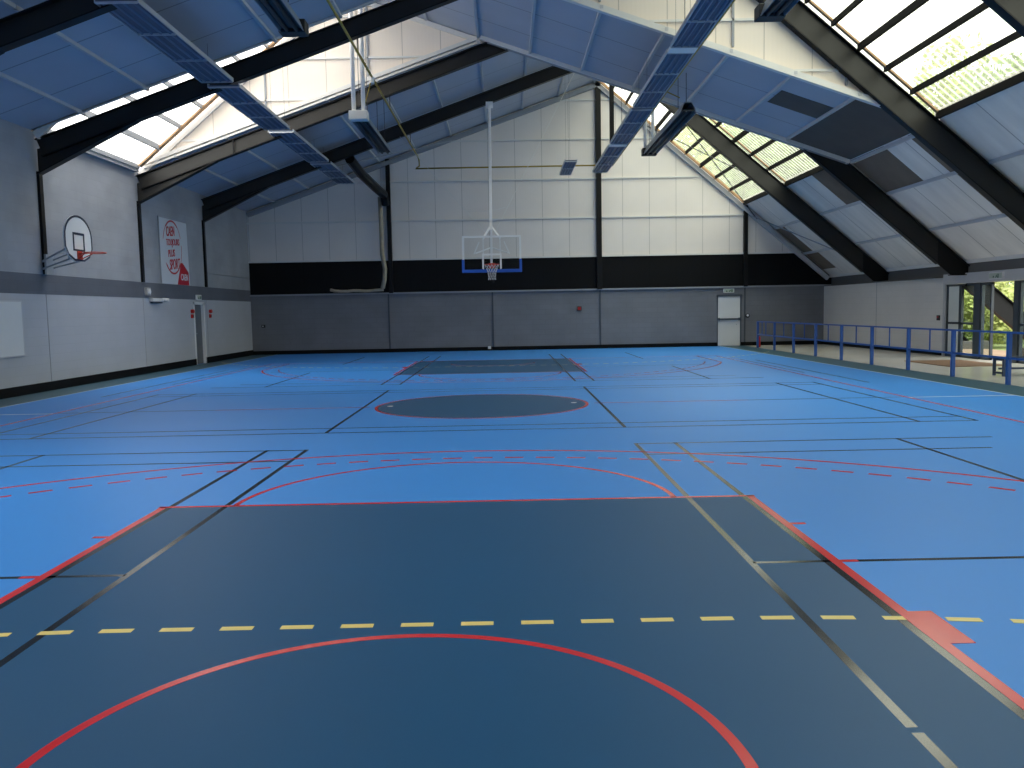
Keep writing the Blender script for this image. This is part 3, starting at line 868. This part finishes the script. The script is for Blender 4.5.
for s in (-1, 1): b.tube((HX+.05, HY+s*.07, 2.90), (HX+.24, HY+s*.16, 3.01), .01, 6)
b.build('rim', m_hoop, root)

# ------------------------------------------------------------------ banner
root = empty('banner', (XL, 23.5, 2.57), 'white banner with red sport lettering in an oval on the block wall', 'banner')
PF = lambda u, v, t: (XL+.012+t, 22.45+u, 2.58+v)     # u to the far end, v up
b = MB(); b.prism([(0, .0), (2.2, .0), (2.12, 1.96), (.0, 1.95)], PF, 0, .006); b.build('banner_sheet', m_poster, root)
b = MB()
def ell(cx, cy, rx, ry, n=48): return [(cx+rx*math.cos(2*math.pi*i/n), cy+ry*math.sin(2*math.pi*i/n)) for i in range(n)]
oc = (.92, 1.12)
out = ell(*oc, .72, .82); inn = ell(*oc, .70, .80)
for i in range(48):
    a = i/48
    if .44 < a < .60 or .0 < a < .06: continue
    j = (i+1) % 48; q = [out[i], out[j], inn[j], inn[i]]
    b.hexa([PF(*c, .006) for c in q]+[PF(*c, .010) for c in q])
# heavier top and bottom caps of the oval
for (a0, a1) in ((.15, .36), (.62, .90)):
    n = 12; th = [2*math.pi*(a0+(a1-a0)*i/n) for i in range(n+1)]
    b.strip([(oc[0]+.72*math.cos(t), oc[1]+.82*math.sin(t)) for t in th], [(oc[0]+.68*math.cos(t), oc[1]+.77*math.sin(t)) for t in th], PF, .006, .011)
b.build('oval', m_postred, root)
def fit_text(txt, u, v, w, h, mm, lift, slant=.0):
    V, F = text_mesh(txt, .4)
    x0 = min(p[0] for p in V); x1 = max(p[0] for p in V); y0 = min(p[1] for p in V); y1 = max(p[1] for p in V)
    b = MB(); b.v = []
    for p in V:
        a = (p[0]-x0)/(x1-x0)-.5; c = (p[1]-y0)/(y1-y0)-.5
        b.v.append(PF(u+a*w, v+c*h+a*slant, lift+p[2]))
    b.f = F; b.m = [0]*len(F)
    return b.build('lettering', mm, root)
fit_text('CAEN', .80, 1.60, .62, .30, m_postred, .010, .05)
fit_text('TOUJOURS', .96, 1.25, 1.02, .26, m_postred, .010, .07)
fit_text('PLUS', .82, .94, .50, .22, m_postred, .010, .05)
fit_text('SPORT', 1.04, .62, .80, .32, m_postred, .010, .08)
b = MB(); b.prism([(1.18, 0), (2.12, 0), (2.12, .40), (1.66, .68), (1.52, .68)], PF, .006, .011); tri = b.build('red_flash', m_postred, root)
fit_text('CAEN', 1.74, .24, .56, .20, m_poster, .014)

# ------------------------------------------------------------------ things on the -X wall
root = empty('notice_board', (XL, 14, .85), 'plain white board fixed low on the block wall', 'board')
MB().box(XL+.006, XL+.031, 12.4, 15.07, .84, 1.96).build('board_face', m_board, root, bevel=.004)
b = MB()
for (y0, y1, z0, z1) in ((12.38, 15.09, .82, .845), (12.38, 15.09, 1.955, 1.98), (15.06, 15.09, .82, 1.98), (12.38, 12.41, .82, 1.98)): b.box(XL+.0, XL+.032, y0, y1, z0, z1)
b.build('edge_trim', m_hdr, root)
# emergency floodlight
root = empty('emergency_light', (XL, 22, 2.08), 'white emergency light under the slate band, below the banner', 'light')
MB().box(XL, XL+.12, 21.5, 22.25, 2.03, 2.13).build('housing', m_wplas, root, bevel=.015)
MB().box(XL+.02, XL+.10, 21.52, 22.2, 1.98, 2.028).build('diffuser', m_dbar, root, bevel=.01)
b = MB(); b.tube((XL+.02, 22.4, 2.1), (XL+.2, 22.42, 2.08), .05, 12); b.build('lamp_head', m_wplas, root)
root = empty('junction_box', (XL, 21.3, 2.2), 'small pale junction box with a lens on the slate band', 'box')
MB().box(XL+.004, XL+.09, 21.2, 21.45, 2.2, 2.42).build('case', m_galv, root, bevel=.01)
MB().tube((XL+.09, 21.33, 2.31), (XL+.115, 21.33, 2.31), .07, 16).build('lens', m_lamp, root)
# door in the -X wall
root = struct(MB().box(XL-.12, XL-.07, DL[0]+.03, DL[1]-.03, 0.005, DL[2]-.03).build('door_1', m_door))
b = MB(); b.tube((XL-.07, DL[0]+.12, 1.02), (XL-.02, DL[0]+.12, 1.02), .012, 8); b.tube((XL-.02, DL[0]+.12, 1.02), (XL-.02, DL[0]+.24, 1.02), .01, 8); b.build('door_handle', m_galv, root)
b = MB(); b.box(XL-.12, XL+.02, DL[0]-.06, DL[0]+.03, 0, DL[2]+.06); b.box(XL-.12, XL+.02, DL[1]-.03, DL[1]+.08, 0, DL[2]+.06); b.box(XL-.12, XL+.02, DL[0]-.06, DL[1]+.08, DL[2]-.03, DL[2]+.06)
b.build('door_frame', m_wplas, root)
# recess backing so that no daylight leaks
struct(MB().box(XL-.26, XL-.2, DL[0]-.2, DL[1]+.2, 0, 2.3).build('wall_recess', m_door))
def exit_sign(x, y, z, axis, label, w=.34, h=.16):
    root = empty('exit_sign', (x, y, z), label, 'sign', 'exit signs')
    if axis == 'X+': F_ = lambda u, v, t: (x+t, y+u, z+v)
    elif axis == 'X-': F_ = lambda u, v, t: (x-t, y-u, z+v)
    else: F_ = lambda u, v, t: (x+u, y-t, z+v)
    b = MB(); b.prism([(-w/2, 0), (w/2, 0), (w/2, h), (-w/2, h)], F_, 0, .06); b.build('case', m_wplas, root, bevel=.006)
    b = MB(); b.prism([(-w/2+.02, .02), (w/2-.02, .02), (w/2-.02, h-.02), (-w/2+.02, h-.02)], F_, .06, .063); f = b.build('sign_face', m_sign, root)
    b = MB()
    for poly in ([(-.12, .05), (-.06, .05), (-.06, .075), (-.12, .075)], [(-.13, .062), (-.085, .03), (-.085, .095)], [(.0, .03), (.02, .03), (.05, .07), (.035, .09), (.02, .075)],
                 [(.02, .075), (.05, .07), (.065, .11), (.045, .12)], [(.05, .07), (.085, .04), (.095, .05), (.06, .085)], [(.10, .025), (.14, .025), (.14, .135), (.10, .135)]):
        b.prism(poly, F_, .063, .066)
    b.build('pictogram', m_signink, f)
exit_sign(XL+.005, 25.3, 2.12, 'X+', 'small exit sign over the narrow grey door', .4, .17)
exit_sign(9.35, YB-.001, 2.13, 'Y', 'small exit sign over the white rear exit door', .42, .17)
def alarm(y, label):
    root = empty('alarm_call_point', (XL, y, 1.55), label, 'alarm', 'red alarm call points')
    MB().box(XL, XL+.06, y-.06, y+.06, 1.53, 1.65).build('case', m_alarm, root, bevel=.008)
    MB().tube((XL, y, 1.75), (XL+.09, y, 1.75), .06, 16).build('sounder', m_alarm, root)
    MB().box(XL+.06, XL+.064, y-.035, y+.035, 1.555, 1.625).build('glass_plate', m_hdark, root)
alarm(24.68, 'red alarm call point on the emergency light side of the narrow grey door')
alarm(26.35, 'red alarm call point between the narrow grey door and the rear corner')
# conduit on the upper -X wall
tag(MB().tube((XL+.02, 26.3, 3.05), (XL+.02, 30.9, 3.05), .015, 8).build('conduit', m_gtrim), 'thin horizontal conduit above the slate band by the rear corner', 'pipe')
tag(MB().tube((XL+.02, 22.38, 4.55), (XL+.02, 22.38, 2.6), .014, 8).build('conduit', m_gtrim), 'thin vertical conduit at the edge of the banner', 'pipe')

# ------------------------------------------------------------------ things on the back wall
d = struct(MB().box(BD[0]+.02, BD[1]-.02, YB-.01, YB+.05, .01, BD[2]-.02).build('door_2', m_doorw))
b = MB(); b.box(BD[0]+.02, BD[1]-.02, YB-.09, YB-.04, 1.04, 1.11); b.box(BD[0]+.03, BD[0]+.09, YB-.05, YB-.01, 1.02, 1.13); b.box(BD[1]-.09, BD[1]-.03, YB-.05, YB-.01, 1.02, 1.13)
b.build('panic_bar', m_dbar, d)
b = MB(); b.box(BD[0]-.04, BD[1]+.06, YB-.05, YB+.05, BD[2]-.02, BD[2]+.06); b.box(BD[0]-.02, BD[0]+.02, YB-.03, YB+.05, 0, BD[2]); b.box(BD[1]-.02, BD[1]+.03, YB-.03, YB+.05, 0, BD[2])
b.build('door_frame', m_dbar, d)
b = MB(); b.tube((BD[1]-.16, YB-.01, .86), (BD[1]-.16, YB-.05, .86), .02, 8); b.build('door_handle', m_galv, d)
struct(MB().box(BD[0]-.2, BD[1]+.2, YB+.2, YB+.26, 0, 2.3).build('wall_recess', m_door))
root = empty('wall_lamp', (10.1, YB, 1.2), 'small dark round fitting with a white lens beside the rear exit door', 'light')
MB().tube((10.1, YB, 1.2), (10.1, YB-.07, 1.2), .085, 18).build('housing', m_hdark, root)
MB().tube((10.1, YB-.07, 1.215), (10.1, YB-.085, 1.215), .045, 14).build('lens', m_lamp, root)
root = empty('call_box', (3.37, YB, 1.55), 'small dark brown box fixed to the grey rear wall', 'box')
MB().box(3.28, 3.46, YB-.05, YB, 1.53, 1.70).build('case', mat('dark brown plastic', (.07, .035, .035), .5), root, bevel=.008)
MB().box(3.31, 3.43, YB-.056, YB-.05, 1.56, 1.67).build('cover', m_alarm, root)
root = empty('socket_box', (-.1, YB, .3), 'small white socket low on the rear wall below the clear backboard', 'box')
MB().box(-.32, -.2, YB-.05, YB, .06, .17).build('case', m_wplas, root, bevel=.006)
root = empty('socket_box', (-9.3, YB, 1.15), 'small dark socket box on the rear wall in the banner wall corner', 'box')
MB().box(-9.35, -9.2, YB-.05, YB, 1.08, 1.2).build('case', m_hdark, root, bevel=.006)
MB().box(-9.31, -9.27, YB-.056, YB-.05, 1.12, 1.16).build('lens', m_lamp, root)

# gathered divider netting hanging at the post
root = empty('divider_netting', (-4.35, 30.7, 2.4), 'gathered beige divider netting hanging beside a black post and trailing along the ledge', 'netting')
b = MB()
hang = [(-4.42, 30.75, 6.1), (-4.40, 30.75, 5.0), (-4.40, 30.74, 3.9), (-4.30, 30.72, 3.3), (-4.33, 30.72, 2.9), (-4.42, 30.74, 2.55)]
b.path(hang, .085, 8); b.build('hanging_bundle', m_net2, root, smooth=True)
b = MB(); pts = [(-4.40, 30.8, 2.50)]+[(-4.4-.24*i, 30.82, 2.47+.015*math.sin(i*1.7)) for i in range(1, 9)]+[(-6.5, 30.84, 2.53)]
b.path(pts, .06, 8); b.build('trailing_bundle', m_net2, root, smooth=True)
b = MB(); b.path([(-4.75, 26.3, rA(-4.75)-.45), (-4.6, 27.6, 6.5), (-4.35, 29.4, 6.25), (-4.22, 30.5, 6.15), (-4.18, 30.7, 5.8)], .17, 8)
tag(b.build('cable_duct', m_steel, smooth=False), 'bent black duct running from the last frame down to the rear post', 'duct')

# ------------------------------------------------------------------ entrance
EX = XR
root = empty('entrance', (EX, 19, 0), 'glazed entrance with a pale header, dark frames and a doorway onto greenery', 'entrance')
b = MB(); b.box(EX-.06, EX+.25, EY0-.1, EY1+.04, 2.11, 2.40); b.box(EX-.05, EX+.2, EY1-.07, EY1+.04, 0, 2.11); b.box(EX-.05, EX+.2, EY0-.1, EY0, 0, 2.11)
b.build('header', m_hdr, root, bevel=.008)
def panel(y0, y1, glass, transom=True, fw=.06):
    b = MB()
    b.box(EX, EX+.07, y0, y0+fw, 0, 2.1); b.box(EX, EX+.07, y1-fw, y1, 0, 2.1); b.box(EX, EX+.07, y0, y1, 2.04, 2.1); b.box(EX, EX+.07, y0, y1, 0, .07)
    if transom: b.box(EX, EX+.07, y0, y1, .95, 1.01)
    f = b.build('frame', m_alu, root)
    b = MB(); b.box(EX+.03, EX+.038, y0+fw, y1-fw, .07, 2.04)
    b.build('glass' if glass else 'white_panel', m_glass if glass else m_frost, f)
panel(21.42, 22.18, False, fw=.07)
panel(20.66, 21.42, True, fw=.07)
b = MB(); b.box(EX-.02, EX+.12, 20.38, 20.65, 0, 2.1); b.build('door_post', m_alu, root)
panel(19.86, 20.37, True, False, .05)
b = MB(); b.box(EX-.02, EX+.12, 18.63, 18.84, 0, 2.1); b.build('door_post', m_alu, root)
panel(17.5, 18.63, True); panel(16.35, 17.5, True); panel(15.2, 16.35, True)
for k in range(8): panel(15.2-1.15*(k+1), 15.2-1.15*k, True)  # further glazing added out of view to let more daylight into the lobby
b = MB(); b.box(EX, EX+.2, 18.85, 19.85, -.05, .012); b.build('threshold', m_galv, root)
exit_sign(EX-.061, 19.5, 2.17, 'X-', 'exit sign on the pale header over the glazed entrance', .62, .18)
root = empty('intercom', (XR, 22.35, 1.1), 'small dark intercom on the wall beside the glazed entrance', 'intercom')
MB().box(XR-.05, XR, 22.5, 22.64, 1.05, 1.2).build('case', m_hdark, root, bevel=.006)
MB().box(XR-.055, XR-.05, 22.53, 22.61, 1.12, 1.17).build('speaker_grille', m_alarm, root)
tag(MB().box(11.3, 12.8, 17.8, 20.2, .003, .016).build('door_mat', m_mat_), 'brown coir mat on the beige floor inside the entrance', 'mat')

# ------------------------------------------------------------------ railing
RXX = 9.95
root = empty('railing', (RXX, 18, 0), 'long blue tubular railing between the blue court and the beige floor', 'railing')
ys = [29.15-2.0*k for k in range(0, 15)]
for y in ys:
    MB().box(RXX-.035, RXX+.035, y-.035, y+.035, .003, .99).build('post', m_rail, root)
for y in ys[:-1]:
    MB().tube((RXX, y-1.0, .50), (RXX, y-1.0, .98), .016, 10).build('baluster', m_rail, root)
MB().box(RXX-.03, RXX+.03, ys[-1], ys[0], .975, 1.01).build('top_rail', m_rail, root)
MB().box(RXX-.022, RXX+.022, ys[-1], ys[0], .485, .525).build('mid_rail', m_rail, root)
b = MB(); b.path([(RXX+.3, 29.6, .5), (RXX+.3, 29.6, .95), (RXX+.15, 29.5, .98), (RXX, 29.2, .98)], .018, 8); b.path([(RXX+.3, 29.6, .5), (RXX+.1, 29.4, .5), (RXX, 29.15, .5)], .018, 8)
b.build('end_loop', m_rail, root)
root = empty('fire_extinguisher', (RXX+.22, 29.75, 0), 'small red extinguisher on the floor at the far end of the blue railing', 'fire extinguisher')
b = MB(); b.tube((RXX+.22, 29.75, .003), (RXX+.22, 29.75, .36), .07, 16); b.tube((RXX+.22, 29.75, .36), (RXX+.22, 29.75, .42), .07, 16, .03); b.build('cylinder', m_alarm, root, smooth=False)
b = MB(); b.tube((RXX+.22, 29.75, .42), (RXX+.22, 29.75, .47), .022, 10); b.box(RXX+.14, RXX+.3, 29.74, 29.76, .465, .485); b.build('valve_head', m_steel, root)

# ------------------------------------------------------------------ bench
root = empty('bench', (11.7, 15.1, 0), 'low navy metal bench on the beige floor behind the railing', 'bench')
for (x, nm) in ((10.9, 'leg'), (12.7, 'leg')):
    b = MB()
    for y in (14.9, 15.25): b.box(x-.025, x+.025, y-.025, y+.025, .003, .37)
    b.box(x-.025, x+.025, 14.9, 15.25, .05, .09); b.box(x-.025, x+.025, 14.9, 15.25, .33, .37)
    b.build('leg', m_bench, root)
b = MB()
for i in range(3): b.box(10.82, 12.78, 14.86+.15*i, 14.98+.15*i, .37, .40)
b.build('seat', m_bench, root)
b = MB(); b.box(10.9, 12.7, 15.05, 15.10, .14, .18); b.build('stretcher', m_bench, root)

# ------------------------------------------------------------------ outside: ground, roof skins, greenery
b = MB(); b.box(XR+.2, 70, -40, 90, -.25, -.05); struct(b.build('ground', m_ground))
b = MB(); b.box(-60, XL-.2, -40, 90, -.25, -.05); struct(b.build('ground', m_ground))
b = MB(); b.box(XR+.2, 16.6, 14, 26, -.06, -.005); struct(b.build('path', mat('brown earth path', (.16, .11, .07), .9, noise=.3, nscale=4)))
def leaf_cloud(n, rx, ry, rz, size, seed, clumps=14):
    rnd = random.Random(seed); b = MB()
    cl = []
    for i in range(clumps):
        while True:
            p = Vector((rnd.uniform(-1, 1), rnd.uniform(-1, 1), rnd.uniform(-1, 1)))
            if p.length < 1: break
        cl.append((Vector((p.x*rx*.75, p.y*ry*.75, p.z*rz*.75)), rnd.uniform(.28, .5)*min(rx, ry, rz)*1.1))
    for i in range(n):
        c, r = cl[rnd.randrange(clumps)]
        d = Vector((rnd.gauss(0, 1), rnd.gauss(0, 1), rnd.gauss(0, 1))).normalized()
        p = c+d*r*rnd.uniform(.55, 1.05)
        u = Vector((rnd.gauss(0, 1), rnd.gauss(0, 1), rnd.gauss(0, 1))).normalized(); v = u.orthogonal().normalized()
        s = size*rnd.uniform(.6, 1.3)
        b.face([p-u*s*.5, p+v*s*.28, p+u*s*.5, p-v*s*.28])
    return b
def plant(name, loc, h, rx, rz, n, size, m, seed, label, cat, grp, trunk=.14, clumps=14):
    root = empty(name, loc, label, cat, grp)
    zc = h-rz
    b = leaf_cloud(n, rx, rx, rz, size, seed, clumps); o = b.build('crown', m, root)
    o.location = (0, 0, zc)
    rnd = random.Random(seed+5)
    b = MB(); b.tube((0, 0, -.2), (rnd.uniform(-.2, .2), 0, zc), trunk, 9, trunk*.5)
    for i in range(6):
        a = rnd.uniform(0, 6.28); b.tube((0, 0, zc*rnd.uniform(.5, .95)), (rx*.6*math.cos(a), rx*.6*math.sin(a), zc+rz*rnd.uniform(-.2, .5)), trunk*.35, 6, trunk*.1)
    o = b.build('trunk', m_bark, root); o.location = (0, 0, 0)
    return root
t1 = plant('tree', (23, 34, 0), 14, 3.6, 5.6, 10000, .5, m_leaf, 1, 'tall green tree outside, seen through the roof glazing beyond the rear corner', 'tree', 'trees outside the hall', .22, 34)
t2 = plant('tree', (25, 44, 0), 16, 4.2, 6.6, 10000, .55, m_leaf2, 2, 'tall yellow green tree outside beyond the entrance', 'tree', 'trees outside the hall', .25, 34)
for i, (x, y, src) in enumerate(((18, 53.5, t1), (33.5, 36, t2), (17, 64, t2), (29, 62.5, t1), (36, 50, t1), (42, 62, t2), (13, 78, t1), (28.5, 77, t2), (-2, 86, t2))):
    c = copy_tree(src, (x, y, 0), 'green tree in the row outside the glazed flank of the hall'); c.rotation_euler.z = i*1.3; c.scale = (1.15,)*3 if y < 70 else (1.45,)*3
t1['label'] = t2['label'] = 'green tree in the row outside the glazed flank of the hall'
s1 = plant('bush', (17.6, 27.2, 0), 2.6, 1.5, 1.35, 5000, .18, m_leaf2, 11, 'leafy bush outside the glazed entrance', 'bush', 'bushes outside the entrance', .05, 26)
s2 = plant('bush', (19.6, 30.6, 0), 3.0, 1.9, 1.6, 6000, .20, m_leaf, 12, 'leafy bush outside the glazed entrance', 'bush', 'bushes outside the entrance', .05, 26)
for i, (x, y, src) in enumerate(((21.4, 26.9, s1), (15.9, 31.2, s1), (23.4, 31.0, s2), (20.6, 34.3, s2), (18.0, 23.8, s1), (24.6, 35.2, s1), (17.0, 34.7, s1), (21.4, 23.2, s2), (18.2, 20.3, s1), (22.6, 38.6, s2), (18.6, 38.3, s1))):
    c = copy_tree(src, (x, y, 0)); c.rotation_euler.z = i*1.1

# ------------------------------------------------------------------ daylight: overcast sky, with portals at the roof glazing
W = bpy.data.worlds.new('overcast sky'); SC.world = W; W.use_nodes = True
n = W.node_tree; bg = n.nodes['Background']
tc = n.nodes.new('ShaderNodeTexCoord'); sp = n.nodes.new('ShaderNodeSeparateXYZ'); n.links.new(tc.outputs['Generated'], sp.inputs[0])
mr = n.nodes.new('ShaderNodeMapRange'); mr.inputs['From Min'].default_value = 0; mr.inputs['From Max'].default_value = 1
n.links.new(sp.outputs['Z'], mr.inputs['Value'])
cr = n.nodes.new('ShaderNodeValToRGB'); n.links.new(mr.outputs[0], cr.inputs[0])
cr.color_ramp.elements[0].color = (.30, .31, .32, 1); cr.color_ramp.elements[1].color = (1.0, .95, .90, 1)
e = cr.color_ramp.elements.new(.5); e.color = (.66, .635, .61, 1)
n.links.new(cr.outputs[0], bg.inputs['Color']); bg.inputs['Strength'].default_value = 8.6
def portal(p0, ex, ey):
    """rectangular daylight portal centred at p0 spanning vectors ex, ey, opening towards -(ex x ey)"""
    l = bpy.data.lights.new('daylight_portal', 'AREA'); l.shape = 'RECTANGLE'
    l.size = Vector(ex).length; l.size_y = Vector(ey).length; l.cycles.is_portal = True
    o = bpy.data.objects.new('daylight_portal', l); COL.objects.link(o)
    x = Vector(ex).normalized(); y = Vector(ey).normalized(); z = x.cross(y)
    m = Matrix((x, y, z)).transposed().to_4x4(); m.translation = Vector(p0); o.matrix_world = m
def pS(ya, yb):
    xa, xb = RA, 9.95; c = Vector(((xa+xb)/2, (ya+yb)/2, cS((xa+xb)/2)+.09))
    ex = Vector((xb-xa, 0, cS(xb)-cS(xa))); ey = Vector((0, yb-ya, 0))
    portal(c, ex, ey)
def pT(ya, yb):
    xa, xb = XL+.1, RB; c = Vector(((xa+xb)/2, (ya+yb)/2, cT((xa+xb)/2)+.09))
    portal(c, Vector((xb-xa, 0, cT(xb)-cT(xa))), Vector((0, yb-ya, 0)))
pS(-8.9, 1.1); pS(6.1, 16.1); pS(21.1, 31.1); pT(1.1, 6.1); pT(16.1, 21.1)
portal((XR+.1, 13.7, 1.05), (0, 16.2, 0), (0, 0, 2.1))
SC.cycles.transparent_max_bounces = 16
SC.cycles.max_bounces = 10; SC.cycles.diffuse_bounces = 7
SC.cycles.use_denoising = True
try: SC.cycles.denoiser = 'OPENIMAGEDENOISE'
except Exception: pass
SC.cycles.sample_clamp_indirect = 8

# ------------------------------------------------------------------ camera
f, cx, cy, h, yaw, pitch, roll = 841.9, .440, -2.729, 1.585, .005184, .08714, -.018768
fw = Vector((math.sin(yaw)*math.cos(pitch), math.cos(yaw)*math.cos(pitch), -math.sin(pitch)))
r = Vector((math.cos(yaw), -math.sin(yaw), 0)); u = r.cross(fw)
r2 = r*math.cos(roll)+u*math.sin(roll); u2 = -r*math.sin(roll)+u*math.cos(roll)
cam = bpy.data.cameras.new('camera'); co = bpy.data.objects.new('camera', cam); COL.objects.link(co)
cam.sensor_width = 36; cam.lens = f*36/1024; cam.clip_end = 300; cam.clip_start = .05
M = Matrix((r2, u2, -fw)).transposed().to_4x4(); M.translation = Vector((cx, cy, h)); co.matrix_world = M
SC.camera = co
SC.view_settings.view_transform = 'Standard'; SC.view_settings.look = 'None'
SC.view_settings.exposure = 0.0; SC.view_settings.gamma = 1.0; SC.view_settings.use_curve_mapping = False
